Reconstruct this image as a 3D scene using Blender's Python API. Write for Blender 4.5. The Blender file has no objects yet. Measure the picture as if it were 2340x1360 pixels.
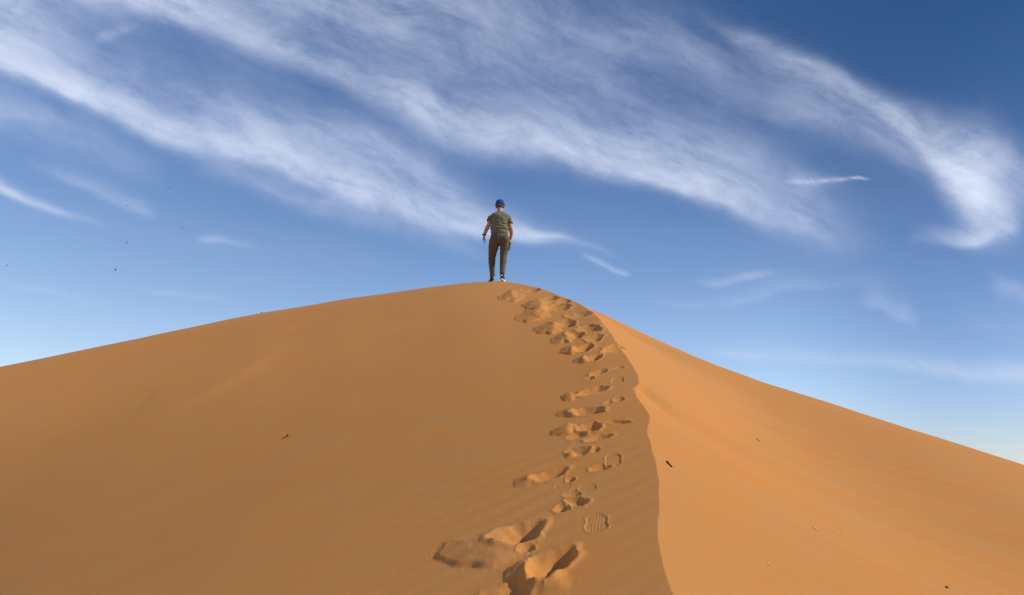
import bpy, math, random
import numpy as np
from mathutils import Vector, noise as mnoise

R = math.radians
scene = bpy.context.scene
COL = scene.collection
rng = np.random.default_rng(7)
random.seed(7)

# ------------------------------------------------------------------ camera
FPX, PITCH, CAMZ = 1947.0, R(12.2), 1.35
cam_d = bpy.data.cameras.new('camera')
cam = bpy.data.objects.new('camera', cam_d)
COL.objects.link(cam)
cam.location = (0, 0, CAMZ)
cam.rotation_euler = (math.pi / 2 + PITCH, 0, 0)
cam_d.sensor_width = 36
cam_d.lens = 18.0 / (1170.0 / FPX)
cam_d.clip_start = 0.05
cam_d.clip_end = 20000
scene.camera = cam

# ------------------------------------------------------------------ sun
SUN_EL, SUN_AZ = R(31), R(97)            # azimuth clockwise from the view direction (+Y): right, a little behind
Sdir = Vector((math.cos(SUN_EL) * math.sin(SUN_AZ), math.cos(SUN_EL) * math.cos(SUN_AZ), math.sin(SUN_EL)))
sd = bpy.data.lights.new('sun', 'SUN')
sd.energy = 4.1
sd.angle = R(0.53)
sd.color = (1.0, 0.93, 0.85)
so = bpy.data.objects.new('sun', sd)
COL.objects.link(so)
so.rotation_euler = Sdir.to_track_quat('Z', 'Y').to_euler()
so.location = (40, -8, 40)

scene.view_settings.view_transform = 'Standard'
scene.view_settings.look = 'None'
scene.view_settings.exposure = 0.0
scene.view_settings.gamma = 1.0
scene.view_settings.use_curve_mapping = False
scene.render.engine = 'CYCLES'

# ------------------------------------------------------------------ world: Nishita sky + procedural cirrus
SKY_STRENGTH = 0.1
world = bpy.data.worlds.new('World')
scene.world = world
world.use_nodes = True
nt = world.node_tree
nt.nodes.clear()


class NB:
    """tiny helper that writes math as nodes"""
    def __init__(self, tree):
        self.t = tree

    def n(self, typ, **kw):
        nd = self.t.nodes.new(typ)
        for k, v in kw.items():
            setattr(nd, k, v)
        return nd

    def put(self, sock, v):
        if isinstance(v, bpy.types.NodeSocket):
            self.t.links.new(v, sock)
        else:
            sock.default_value = v

    def m(self, op, a, b=0.0, c=0.0, clamp=False):
        nd = self.n('ShaderNodeMath', operation=op, use_clamp=clamp)
        self.put(nd.inputs[0], a)
        self.put(nd.inputs[1], b)
        if len(nd.inputs) > 2:
            self.put(nd.inputs[2], c)
        return nd.outputs[0]

    def dot(self, v, vec):
        nd = self.n('ShaderNodeVectorMath', operation='DOT_PRODUCT')
        self.put(nd.inputs[0], v)
        nd.inputs[1].default_value = vec
        return nd.outputs['Value']

    def comb(self, x, y, z=0.0):
        nd = self.n('ShaderNodeCombineXYZ')
        for i, q in enumerate((x, y, z)):
            self.put(nd.inputs[i], q)
        return nd.outputs[0]

    def noise(self, vec, scale, detail=4, rough=0.55, dist=0.0, lac=2.0):
        nd = self.n('ShaderNodeTexNoise')
        nd.noise_dimensions = '3D'
        self.put(nd.inputs['Vector'], vec)
        nd.inputs['Scale'].default_value = scale
        nd.inputs['Detail'].default_value = detail
        nd.inputs['Roughness'].default_value = rough
        nd.inputs['Distortion'].default_value = dist
        nd.inputs['Lacunarity'].default_value = lac
        return nd

    def smooth(self, v, a, b, lo=0.0, hi=1.0):
        nd = self.n('ShaderNodeMapRange', interpolation_type='SMOOTHSTEP')
        self.put(nd.inputs[0], v)
        nd.inputs[1].default_value = a
        nd.inputs[2].default_value = b
        nd.inputs[3].default_value = lo
        nd.inputs[4].default_value = hi
        return nd.outputs[0]

    def mix(self, f, a, b):
        nd = self.n('ShaderNodeMix', data_type='RGBA')
        self.put(nd.inputs[0], f)
        self.put(nd.inputs[6], a)
        self.put(nd.inputs[7], b)
        return nd.outputs[2]


w = NB(nt)
sky = w.n('ShaderNodeTexSky', sky_type='NISHITA')
sky.sun_disc = False
sky.sun_elevation = SUN_EL
sky.sun_rotation = SUN_AZ
sky.altitude = 900
sky.air_density = 1.0
sky.dust_density = 0.1
sky.ozone_density = 4.0

tc = w.n('ShaderNodeTexCoord')
D = tc.outputs['Generated']
cp, sp = math.cos(PITCH), math.sin(PITCH)
# the cirrus is laid out over the part of the sky round a fixed compass direction F (world space)
dF = w.dot(D, (0, cp, sp))
dR = w.dot(D, (1, 0, 0))
dU = w.dot(D, (0, -sp, cp))
dFc = w.m('MAXIMUM', dF, 0.05)
X0 = w.m('ADD', w.m('MULTIPLY', w.m('DIVIDE', dR, dFc), 1.947), 1.17)
Y0 = w.m('SUBTRACT', 0.68, w.m('MULTIPLY', w.m('DIVIDE', dU, dFc), 1.947))
P0 = w.comb(X0, Y0)


def warp(P, X, Y, scale, amount, seed, detail=2, aniso=(1, 1)):
    v = w.comb(w.m('MULTIPLY', X, aniso[0]), w.m('MULTIPLY', Y, aniso[1]), seed)
    nz = w.noise(v, scale, detail, 0.5)
    s = w.n('ShaderNodeSeparateColor')
    nt.links.new(nz.outputs['Color'], s.inputs[0])
    dx = w.m('MULTIPLY', w.m('SUBTRACT', s.outputs[0], 0.5), amount)
    dy = w.m('MULTIPLY', w.m('SUBTRACT', s.outputs[1], 0.5), amount)
    return w.m('ADD', X, dx), w.m('ADD', Y, dy)


X1, Y1 = warp(P0, X0, Y0, 3.2, 0.09, 1.7, 3)
X1, Y1 = warp(P0, X1, Y1, 9.0, 0.010, 5.1, 3)

# rotated frame following the fall of the streaks, about 24 degrees
ca, sa = math.cos(R(24)), math.sin(R(24))
U = w.m('ADD', w.m('MULTIPLY', X1, ca), w.m('MULTIPLY', Y1, sa))
V = w.m('SUBTRACT', w.m('MULTIPLY', Y1, ca), w.m('MULTIPLY', X1, sa))
fil = w.noise(w.comb(w.m('MULTIPLY', U, 1.0), w.m('MULTIPLY', V, 5.0), 0.3), 2.6, 9, 0.60, 0.25).outputs[0]
fil2 = w.noise(w.comb(w.m('MULTIPLY', U, 1.0), w.m('MULTIPLY', V, 1.9), 3.3), 4.6, 8, 0.62, 0.5).outputs[0]
fine = w.noise(w.comb(w.m('MULTIPLY', U, 1.0), w.m('MULTIPLY', V, 2.2), 8.3), 20.0, 5, 0.7, 0.5).outputs[0]


def band(pts, XX=X1, YY=Y1, soft_top=1.0):
    """pts: (x, y, width above, width below, density), pixel units of the sky map"""
    cr = w.n('ShaderNodeValToRGB')
    r = cr.color_ramp
    r.interpolation = 'B_SPLINE' if len(pts) > 4 else 'EASE'
    x0, x1 = pts[0][0], pts[-1][0]
    els = r.elements
    while len(els) < len(pts):
        els.new(0.5)
    for e, p in zip(els, pts):
        e.position = (p[0] - x0) / (x1 - x0)
        e.color = (p[1] / 1400.0 + 0.1, p[2] / 300.0, p[4], p[3] / 300.0)
    f = w.m('DIVIDE', w.m('SUBTRACT', XX, x0 / 1000.0), (x1 - x0) / 1000.0)
    nt.links.new(f, cr.inputs[0])
    s = w.n('ShaderNodeSeparateColor')
    nt.links.new(cr.outputs[0], s.inputs[0])
    c = w.m('MULTIPLY', w.m('SUBTRACT', s.outputs[0], 0.1), 1.4)
    d = w.m('SUBTRACT', YY, c)                         # > 0 below the line
    up = w.m('DIVIDE', w.m('MAXIMUM', w.m('MULTIPLY', d, -1.0), 0.0), w.m('MULTIPLY', s.outputs[1], 0.3))
    dn = w.m('DIVIDE', w.m('MAXIMUM', d, 0.0), w.m('MULTIPLY', cr.outputs[1], 0.3))
    q = w.m('ADD', up, dn)
    g = w.m('EXPONENT', w.m('MULTIPLY', w.m('MULTIPLY', q, q), -1.0))
    g = w.m('MULTIPLY', g, s.outputs[2])
    if pts[0][4] == 0:
        g = w.m('MULTIPLY', g, w.smooth(f, 0.01, 0.16))
    if pts[-1][4] == 0:
        g = w.m('MULTIPLY', g, w.smooth(f, 0.84, 0.99, 1.0, 0.0))
    return g


bands = [
    # A long left streak
    [(-200, 60, 60, 25, .55), (0, 168, 45, 22, .62), (150, 208, 50, 22, .68), (300, 262, 58, 22, .70), (450, 318, 58, 26, .66), (600, 362, 62, 30, .62), (750, 410, 62, 34, .64), (880, 462, 62, 26, .64), (1000, 500, 60, 24, .5), (1120, 522, 40, 16, .42), (1230, 540, 26, 10, .40), (1340, 568, 18, 9, .32), (1400, 590, 14, 8, .22), (1450, 615, 10, 8, 0)],
    # feathers above it
    [(150, 120, 60, 60, 0), (300, 190, 40, 40, .16), (500, 250, 40, 40, .22), (700, 306, 40, 45, .26), (850, 352, 45, 50, .30), (960, 400, 50, 50, .28), (1080, 480, 60, 50, .15), (1160, 520, 50, 50, 0)],
    # broad haze between the two long streaks
    [(-200, 40, 120, 120, .22), (100, 110, 120, 110, .18), (350, 170, 110, 100, .12), (600, 240, 110, 90, .12), (800, 300, 90, 80, .16), (950, 360, 70, 70, .14), (1100, 440, 60, 60, .06), (1200, 500, 50, 50, 0)],
    # fringe below the left streak
    [(380, 345, 30, 30, 0), (560, 405, 40, 28, .22), (700, 450, 40, 25, .22), (850, 500, 40, 20, .18), (1000, 545, 40, 20, .14), (1080, 565, 30, 15, .12), (1150, 590, 20, 15, 0)],
    # B second long streak
    [(250, -40, 40, 20, .30), (400, 22, 60, 26, .38), (550, 85, 60, 30, .38), (700, 145, 60, 30, .40), (850, 215, 60, 36, .42), (1000, 275, 55, 48, .56), (1150, 322, 65, 46, .60), (1300, 362, 75, 32, .62), (1450, 402, 90, 26, .64), (1580, 436, 100, 20, .62), (1690, 464, 90, 22, .50), (1800, 500, 95, 45, .40), (1920, 535, 85, 45, .34), (2020, 560, 60, 40, .16), (2100, 580, 60, 40, 0)],
    # veil over B
    [(300, -60, 60, 60, .2), (600, 0, 80, 60, .28), (850, 60, 110, 90, .30), (1050, 120, 140, 110, .28), (1250, 190, 130, 110, .22), (1450, 250, 100, 90, .28), (1600, 310, 70, 80, .20), (1780, 390, 60, 80, .16), (1900, 440, 60, 60, .10), (2000, 480, 50, 50, 0)],
    # veil top middle
    [(700, -40, 100, 80, .2), (1000, -20, 120, 90, .26), (1300, 40, 120, 90, .20), (1550, 120, 100, 90, .26), (1750, 200, 90, 90, .20), (1950, 280, 80, 80, .1), (2100, 340, 60, 60, 0)],
    # C right streak
    [(1560, -20, 14, 14, 0), (1620, 36, 12, 16, .16), (1700, 82, 22, 30, .28), (1800, 128, 28, 55, .34), (1900, 182, 24, 60, .42), (1980, 232, 22, 50, .46), (2050, 268, 26, 56, .54), (2120, 330, 60, 42, .72), (2180, 395, 90, 66, .88), (2225, 435, 110, 74, .90), (2265, 450, 110, 80, .62), (2310, 460, 100, 70, .25), (2350, 450, 90, 60, .06), (2420, 450, 60, 60, 0)],
    # C tail: hook below
    [(2060, 545, 12, 12, 0), (2120, 532, 22, 14, .14), (2180, 543, 26, 14, .32), (2240, 543, 34, 14, .46), (2290, 510, 50, 22, .35), (2340, 490, 50, 30, 0)],
    # right edge veil
    [(2150, 290, 30, 40, 0), (2250, 350, 40, 60, .22), (2340, 400, 50, 60, .34), (2450, 450, 60, 60, .3), (2600, 520, 60, 60, .2)],
    # lower veil under C
    [(1700, 250, 30, 30, 0), (1800, 262, 40, 30, .14), (1950, 300, 40, 30, .18), (2060, 340, 40, 20, .16), (2140, 420, 30, 30, 0)],
    # E, F low left streaks
    [(-150, 380, 20, 14, .5), (0, 440, 20, 14, .52), (60, 462, 16, 12, .46), (140, 487, 12, 9, .26), (220, 506, 10, 8, .12), (270, 515, 8, 8, 0)],
    [(40, 372, 14, 14, 0), (110, 392, 18, 12, .20), (200, 415, 24, 14, .24), (270, 448, 30, 14, .28), (325, 478, 22, 12, .26), (370, 495, 14, 12, 0)],
    # haze patch left
    [(-100, 230, 50, 60, .35), (0, 260, 50, 60, .30), (150, 300, 50, 50, .22), (300, 350, 40, 40, .10), (420, 390, 40, 40, 0)],
    # top left puffs
    [(-100, 20, 60, 60, .5), (0, 30, 60, 60, .42), (80, 50, 60, 50, .30), (170, 90, 60, 40, .12), (260, 110, 40, 40, 0)],
    [(-50, 100, 30, 40, .34), (60, 120, 30, 40, .26), (150, 130, 30, 30, .1), (230, 140, 20, 20, 0)],
    [(190, 95, 10, 10, 0), (240, 76, 14, 12, .22), (285, 60, 14, 12, .12), (340, 50, 10, 10, 0)],
    # G bits right of the person
    [(1090, 500, 10, 8, 0), (1170, 522, 12, 8, .2), (1240, 536, 10, 6, .42), (1310, 552, 8, 5, .30), (1370, 574, 8, 5, .20), (1420, 590, 6, 5, 0)],
    [(1320, 580, 6, 6, 0), (1350, 594, 9, 7, .34), (1390, 610, 8, 7, .40), (1425, 626, 8, 5, .24), (1445, 636, 5, 4, 0)],
    # faint low ones
    [(430, 538, 8, 8, 0), (480, 548, 10, 8, .22), (540, 560, 10, 6, .16), (600, 575, 8, 6, 0)],
    [(1560, 620, 10, 10, 0), (1640, 634, 12, 8, .20), (1720, 636, 12, 8, .2), (1800, 640, 10, 8, 0)],
    [(1440, 680, 20, 10, 0), (1600, 690, 20, 10, .12), (1750, 686, 26, 10, .12), (1860, 650, 26, 10, .1), (2000, 640, 20, 12, .05), (2100, 640, 20, 12, 0)],
    [(1950, 680, 30, 10, 0), (2010, 692, 40, 12, .20), (2060, 730, 40, 12, .24), (2110, 760, 30, 12, 0)],
    [(2220, 620, 20, 20, 0), (2290, 650, 20, 25, .20), (2350, 680, 20, 25, .22), (2500, 700, 20, 30, .1)],
    [(1480, 770, 10, 10, 0), (1600, 796, 14, 10, .18), (1800, 812, 18, 12, .20), (2000, 834, 24, 14, .24), (2200, 862, 30, 16, .30), (2340, 872, 34, 16, .32), (2600, 890, 40, 20, .2)],
    [(2150, 975, 5, 5, 0), (2200, 976, 6, 5, .14), (2280, 979, 6, 5, .12), (2340, 982, 5, 5, 0)],
    [(280, 640, 8, 6, 0), (360, 655, 9, 6, .14), (450, 672, 9, 6, .12), (560, 700, 8, 6, 0)],
    [(-50, 640, 8, 6, 0), (90, 672, 9, 6, .12), (180, 685, 9, 6, .1), (260, 690, 8, 6, 0)],
]
tot = None
for b in bands:
    g = band(b)
    tot = g if tot is None else w.m('SUBTRACT', w.m('ADD', tot, g), w.m('MULTIPLY', tot, g))   # 1-(1-a)(1-b)
# filament texture carves the bands
tex = w.m('ADD', w.m('MULTIPLY', w.smooth(fil, 0.32, 0.70), 0.55), w.m('MULTIPLY', w.smooth(fil2, 0.32, 0.68), 0.60))
tex = w.m('ADD', tex, w.m('MULTIPLY', w.m('SUBTRACT', fine, 0.5), 0.55))
hold = w.m('MULTIPLY', tot, tot)
dens = w.m('MULTIPLY', tot, w.m('ADD', w.m('ADD', 0.28, w.m('MULTIPLY', hold, 0.45)), w.m('MULTIPLY', tex, 0.97)))
dens = w.m('DIVIDE', dens, w.m('POWER', w.m('ADD', 1.0, w.m('POWER', dens, 4.0)), 0.25))
# thin contrail, drawn without the large warp
Xc, Yc = warp(P0, X0, Y0, 22.0, 0.012, 2.2, 2)
con = band([(1770, 414, 4, 3, 0), (1800, 415, 5, 4, .20), (1850, 417, 7, 7, .28), (1900, 411, 6, 6, .34), (1945, 406, 4, 4, .46), (1985, 408, 4, 4, .34), (2003, 410, 3, 3, 0)], Xc, Yc)
con2 = band([(1790, 400, 6, 6, 0), (1830, 412, 18, 16, .22), (1860, 420, 20, 20, .30), (1900, 425, 14, 12, .12), (1950, 430, 8, 8, 0)])
dens = w.m('ADD', w.m('ADD', dens, w.m('MULTIPLY', con, w.smooth(fine, 0.30, 0.62, 0.35, 1.05))), w.m('MULTIPLY', con2, w.m('MULTIPLY', fine, 1.2)))
# faint general veil everywhere in the sky, in cloud-plane coordinates (continues outside this view)
sD = w.n('ShaderNodeSeparateXYZ')
nt.links.new(D, sD.inputs[0])
zc = w.m('MAXIMUM', w.m('ADD', sD.outputs[2], 0.06), 0.05)
px_ = w.m('DIVIDE', sD.outputs[0], zc)
py_ = w.m('DIVIDE', sD.outputs[1], zc)
gen = w.noise(w.comb(w.m('ADD', w.m('MULTIPLY', px_, 0.35), w.m('MULTIPLY', py_, 0.2)), w.m('SUBTRACT', py_, w.m('MULTIPLY', px_, 0.6)), 4.0), 0.9, 7, 0.6, 0.8).outputs[0]
genm = w.smooth(gen, 0.46, 0.78, 0.0, 0.6)
# weight: 1 in the mapped region, 0 well outside
wx = w.m('MULTIPLY', w.smooth(X0, -0.55, -0.15), w.smooth(X0, 2.5, 2.9, 1.0, 0.0))
wy = w.m('MULTIPLY', w.smooth(Y0, -0.45, -0.1), w.smooth(dF, 0.1, 0.3))
inside = w.m('MULTIPLY', wx, wy)
outside = w.m('SUBTRACT', 1.0, inside)
above = w.smooth(sD.outputs[2], 0.0, 0.12)
dens = w.m('ADD', w.m('MULTIPLY', dens, inside), w.m('MULTIPLY', w.m('MULTIPLY', genm, above), w.m('ADD', w.m('MULTIPLY', outside, 0.9), 0.10)), clamp=True)

# colour response of the clear sky: deeper toward the right and the zenith, paler low on the left


def tint_ramp(stops):
    cr = w.n('ShaderNodeValToRGB')
    cr.color_ramp.interpolation = 'EASE'
    els = cr.color_ramp.elements
    while len(els) < len(stops):
        els.new(0.5)
    for e, (p, c) in zip(els, stops):
        e.position = p
        e.color = (c[0] / 2.5, c[1] / 2.5, c[2] / 2.5, 1)
    nt.links.new(w.m('ADD', w.m('MULTIPLY', dR, 0.9), 0.5), cr.inputs[0])
    return cr.outputs[0]


hi = tint_ramp([(0.05, (1.10, 1.25, 1.45)), (0.5, (0.72, 0.92, 1.15)), (0.92, (0.30, 0.50, 0.68))])
lo = tint_ramp([(0.05, (2.00, 1.62, 1.42)), (0.5, (1.98, 1.72, 1.68)), (0.73, (1.85, 1.62, 1.62)), (0.92, (1.15, 1.08, 1.22))])
sZ = w.n('ShaderNodeSeparateXYZ')
nt.links.new(D, sZ.inputs[0])
tint = w.mix(w.smooth(sZ.outputs[2], 0.04, 0.50), lo, hi)
mul = w.n('ShaderNodeVectorMath', operation='MULTIPLY')
nt.links.new(sky.outputs[0], mul.inputs[0])
nt.links.new(tint, mul.inputs[1])
sc = w.n('ShaderNodeVectorMath', operation='SCALE')
nt.links.new(mul.outputs[0], sc.inputs[0])
sc.inputs['Scale'].default_value = 2.5
base = sc.outputs[0]
cloud_col = w.n('ShaderNodeRGB')
cloud_col.outputs[0].default_value = (0.75 / SKY_STRENGTH, 0.82 / SKY_STRENGTH, 1.0 / SKY_STRENGTH, 1)
skymix = w.mix(dens, base, cloud_col.outputs[0])
bg = w.n('ShaderNodeBackground')
bg.inputs[1].default_value = SKY_STRENGTH
nt.links.new(skymix, bg.inputs[0])
wo = w.n('ShaderNodeOutputWorld')
nt.links.new(bg.outputs[0], wo.inputs[0])

# ------------------------------------------------------------------ helpers: tags, materials
def tag(o, label=None, cat=None, group=None, kind=None):
    for k, v in (('label', label), ('category', cat), ('group', group), ('kind', kind)):
        if v:
            o[k] = v
    return o


def new_mesh_obj(name, verts, faces, mat=None, parent=None, smooth=True):
    me = bpy.data.meshes.new(name)
    me.from_pydata([tuple(v) for v in verts], [], [tuple(int(i) for i in f) for f in faces])
    if smooth:
        me.polygons.foreach_set('use_smooth', [True] * len(me.polygons))
    me.update()
    o = bpy.data.objects.new(name, me)
    COL.objects.link(o)
    if mat:
        me.materials.append(mat)
    if parent:
        o.parent = parent
    return o


def simple_mat(name, col, rough=0.8, var=0.0, scale=30.0, bump=0.0, bscale=200.0, sheen=0.0):
    m = bpy.data.materials.new(name)
    m.use_nodes = True
    t = m.node_tree
    b = t.nodes['Principled BSDF']
    q = NB(t)
    co = q.n('ShaderNodeTexCoord').outputs['Object']
    nz = q.noise(co, scale, 4, 0.6)
    dark = tuple(c * (1 - var) for c in col) + (1,)
    lite = tuple(min(1, c * (1 + var)) for c in col) + (1,)
    t.links.new(q.mix(nz.outputs[0], dark, lite), b.inputs['Base Color'])
    b.inputs['Roughness'].default_value = rough
    b.inputs['Specular IOR Level'].default_value = 0.3
    if sheen:
        b.inputs['Sheen Weight'].default_value = sheen
    if bump:
        bn = q.noise(co, bscale, 3, 0.6)
        bp = q.n('ShaderNodeBump')
        bp.inputs['Strength'].default_value = bump
        bp.inputs['Distance'].default_value = 0.003
        t.links.new(bn.outputs[0], bp.inputs['Height'])
        t.links.new(bp.outputs[0], b.inputs['Normal'])
    return m


# ------------------------------------------------------------------ terrain function (relative to the camera, z=0 at lens)
def smoothstep(a, b, x):
    t = np.clip((x - a) / (b - a), 0, 1)
    return t * t * (3 - 2 * t)


def cubic(xs, ys):
    """natural cubic spline"""
    xs = np.array(xs, float); ys = np.array(ys, float)
    n = len(xs); h = np.diff(xs)
    A = np.zeros((n, n)); b = np.zeros(n)
    A[0, 0] = A[-1, -1] = 1
    for i in range(1, n - 1):
        A[i, i - 1] = h[i - 1]; A[i, i] = 2 * (h[i - 1] + h[i]); A[i, i + 1] = h[i]
        b[i] = 6 * ((ys[i + 1] - ys[i]) / h[i] - (ys[i] - ys[i - 1]) / h[i - 1])
    M = np.linalg.solve(A, b)
    s0 = (ys[1] - ys[0]) / h[0] - h[0] * M[1] / 6
    s1 = (ys[-1] - ys[-2]) / h[-1] + h[-1] * M[-2] / 6

    def f(x):
        x = np.asarray(x, float)
        i = np.clip(np.searchsorted(xs, x) - 1, 0, n - 2)
        d0 = x - xs[i]; d1 = xs[i + 1] - x; hh = h[i]
        r = (M[i] * d1 ** 3 + M[i + 1] * d0 ** 3) / (6 * hh) + (ys[i] / hh - M[i] * hh / 6) * d1 + (ys[i + 1] / hh - M[i + 1] * hh / 6) * d0
        r = np.where(x < xs[0], ys[0] + s0 * (x - xs[0]), r)
        r = np.where(x > xs[-1], ys[-1] + s1 * (x - xs[-1]), r)
        return r
    return f


def pray(px, py):
    u = (px - 1170) / FPX; v = (680 - py) / FPX
    return np.array([u, cp - v * sp, sp + v * cp])


T0 = 0.2345
HS = 1.35


def zr_base(y):                                     # height of the crest above the lens along the climb
    return T0 * y - HS * np.sign(1 - y / 12.8) * np.abs(1 - y / 12.8) ** 1.12


pts_y = [-30, -12, -4, 0, 2, 4, 6, 8, 10, 11.5, 12.6, 14, 16, 17.3, 18.2, 19.2, 21, 24, 30, 45]
pts_z = [-9.5, -5.2, -2.65, -1.35] + [float(zr_base(v)) for v in (2, 4, 6, 8, 10, 11.5)] + \
        [T0 * 12.6 - .012, T0 * 14 - .006, T0 * 16 - .006, T0 * 17.3, T0 * 18.2 - .03, T0 * 19.2 - .14, 4.25, 3.4, 0.6, -7]
zr = cubic(pts_y, pts_z)

ridge_px = [(1540, 1360), (1522, 1310), (1508, 1245), (1501, 1195), (1504, 1130), (1502, 1076), (1491.5, 1026), (1482, 990), (1482, 972),
            (1487, 950), (1476, 933), (1455, 908), (1452, 893), (1462, 871), (1449, 845), (1436, 820), (1415, 790), (1385, 750), (1352, 714), (1325, 696), (1285, 678), (1245, 662), (1205, 652), (1170, 647)]
ry, rx = [], []
for px, py in ridge_px:
    d = pray(px, py)
    ts = np.linspace(1.5, 18, 6000)
    f = zr(ts * d[1]) - ts * d[2]
    k = np.where(f[1:] * f[:-1] <= 0)[0]
    k = k[0] if len(k) else int(np.argmax(f > -1e-3)) if (f > -1e-3).any() else int(np.argmin(np.abs(f)))
    yy, xx = ts[k] * d[1], ts[k] * d[0]
    if not ry or yy > ry[-1] + 0.05:
        ry.append(yy); rx.append(xx)
ry = [-25, -6, 0] + ry + [15.5, 18, 22, 30, 60]
rx = [2.5, 0.9, 0.62] + rx + [0.1, -0.3, -0.9, -2.0, -8]
RY, RX = np.array(ry), np.array(rx)


def xr(y):                                          # monotone-ish smooth interpolation of the crest in plan
    fine_y = np.linspace(-25, 60, 4000)
    v = np.interp(fine_y, RY, RX)
    k = np.exp(-0.5 * (np.arange(-9, 10) / 3.0) ** 2); k /= k.sum()
    vp = np.pad(v, 9, mode='edge')
    v = np.convolve(vp, k, mode='valid')
    return np.interp(y, fine_y, v) + 0.006 * np.sin(y * 5.1 + 1.0 + np.sin(y * 2.3)) + 0.002 * np.sin(y * 17.0 + 2 * np.sin(y * 3.1))


# crease line on the right face (image points -> plan later)
def dune_raw(x, y):
    s = x - xr(y)
    z0 = zr(y)
    # left flank: steep beside the camera, gentler toward the top
    a = 0.16 - 0.13 * smoothstep(2, 15.5, y)
    b_ = 0.0052 + 0.042 * (1 - smoothstep(2.5, 10, y))
    sl = np.maximum(-s, 0)
    q = a * sl + 0.18 / b_ * (np.sqrt(1 + (2 * b_ * sl / 0.6) ** 2) - 1)
    # right flank
    sr = np.maximum(s, 0)
    hollow = np.exp(-((sr - 1.3) / 1.6) ** 2) - math.exp(-(1.3 / 1.6) ** 2)
    g1 = 0.40 * sr + 0.40 * smoothstep(3.2, 6.0, y) * (1 - smoothstep(11, 16, y)) * hollow * (s > 0) * (1 - 0.0 * sr)
    z = z0 - q - g1
    return z


sil_px = [(0, 840), (132, 812), (265, 784), (397, 756.5), (529, 729.5), (598, 716), (794, 683), (953, 660), (1040, 649.5), (1100, 645.3), (1148, 643.8), (1175, 646), (1205, 651),
          (1240, 660.5), (1270, 671), (1305, 685), (1335, 698), (1368, 713.7), (1406, 733), (1444, 751), (1500, 778), (1570, 808), (1651, 839.5), (1749, 876.5), (1913, 928), (2077, 980), (2200, 1018.5), (2340, 1064)]
st, se = [], []
for px, py in sil_px:
    d = pray(px, py)
    st.append(math.atan2(d[0], d[1])); se.append(d[2] / math.hypot(d[0], d[1]))
sil_th, sil_E = np.array(st), np.array(se)
thg = np.linspace(R(-33), R(33), 661)
rr = np.concatenate([np.linspace(3, 11, 200), np.linspace(11.02, 24, 650), np.linspace(24.2, 45, 100)])
TH, RR = np.meshgrid(thg, rr, indexing='ij')
Zg = dune_raw(RR * np.sin(TH), RR * np.cos(TH))
E0 = (Zg / RR).max(axis=1)
Et = np.interp(thg, sil_th, sil_E)
Et[thg < sil_th[0]] = sil_E[0] + (thg[thg < sil_th[0]] - sil_th[0]) * (sil_E[1] - sil_E[0]) / (sil_th[1] - sil_th[0])
Et[thg > sil_th[-1]] = sil_E[-1] + (thg[thg > sil_th[-1]] - sil_th[-1]) * (sil_E[-1] - sil_E[-2]) / (sil_th[-1] - sil_th[-2])
DE = Et - E0
kk = np.exp(-0.5 * (np.arange(-12, 13) / 5.0) ** 2); kk /= kk.sum()
DE = np.convolve(np.pad(DE, 12, mode='edge'), kk, mode='valid')
print('silhouette correction range', DE.min(), DE.max())


def corr(x, y):
    r = np.hypot(x, y)
    th = np.arctan2(x, y)
    dth = np.interp(th, thg, DE)
    fade = 1 - smoothstep(R(33), R(90), np.abs(th))
    return r * dth * smoothstep(3, 12.5, r) * fade * (1 - smoothstep(30, 60, r))


def fbm2(x, y, scale, octs, seed):
    """value-noise fbm on numpy arrays"""
    out = np.zeros_like(x); amp = 1.0; tot_ = 0
    for o in range(octs):
        xs, ys = x * scale + seed * 17.3 + o * 5.7, y * scale - seed * 9.1 + o * 3.3
        xi, yi = np.floor(xs), np.floor(ys)
        fx, fy = xs - xi, ys - yi
        fx = fx * fx * fx * (fx * (fx * 6 - 15) + 10); fy = fy * fy * fy * (fy * (fy * 6 - 15) + 10)

        def hsh(a, b):
            v = np.sin(a * 127.1 + b * 311.7 + seed * 74.7) * 43758.5453
            return v - np.floor(v)
        n = (hsh(xi, yi) * (1 - fx) + hsh(xi + 1, yi) * fx) * (1 - fy) + (hsh(xi, yi + 1) * (1 - fx) + hsh(xi + 1, yi + 1) * fx) * fy
        out += amp * (n * 2 - 1); tot_ += amp; amp *= 0.5; scale *= 2.03
    return out / tot_


def base_h(x, y):
    z = dune_raw(x, y) + corr(x, y)
    return z


def hit(px, py):
    """point of the dune surface under a pixel of the photograph"""
    d = pray(px, py)
    ts = np.linspace(1.5, 40, 5000)
    f = base_h(ts * d[0], ts * d[1]) - ts * d[2]
    k = np.where(f >= 0)[0]
    k = k[0] if len(k) else int(np.argmax(f))
    t = ts[k]
    if k and f[k] > 0:
        t = ts[k - 1] + (ts[k] - ts[k - 1]) * (-f[k - 1]) / (f[k] - f[k - 1] + 1e-12)
    return np.array([t * d[0], t * d[1]])


# ------------------------------------------------------------------ footprints
feat = []      # (kind, centre, inv matrix, params, bound radius)


def add(kind, x1, y1, x2, y2, h, amp, **kw):
    a, b = hit(x1, y1), hit(x2, y2)
    c = (a + b) / 2
    A = (b - a) / 2
    cx, cy = (x1 + x2) / 2, (y1 + y2) / 2
    f, n = hit(cx, cy - h), hit(cx, cy + h)
    B = (f - n) / 2
    lb = np.linalg.norm(B)
    B = B / lb * min(lb, 0.45)
    if kind == 'P' or kind == 'T':
        B = B / np.linalg.norm(B) * max(min(lb, 0.30), 0.035)
    M = np.linalg.inv(np.array([A, B]).T)
    feat.append((kind, c, M, amp, kw, (np.linalg.norm(A) + np.linalg.norm(B)) * 1.6 + 0.05))


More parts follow.
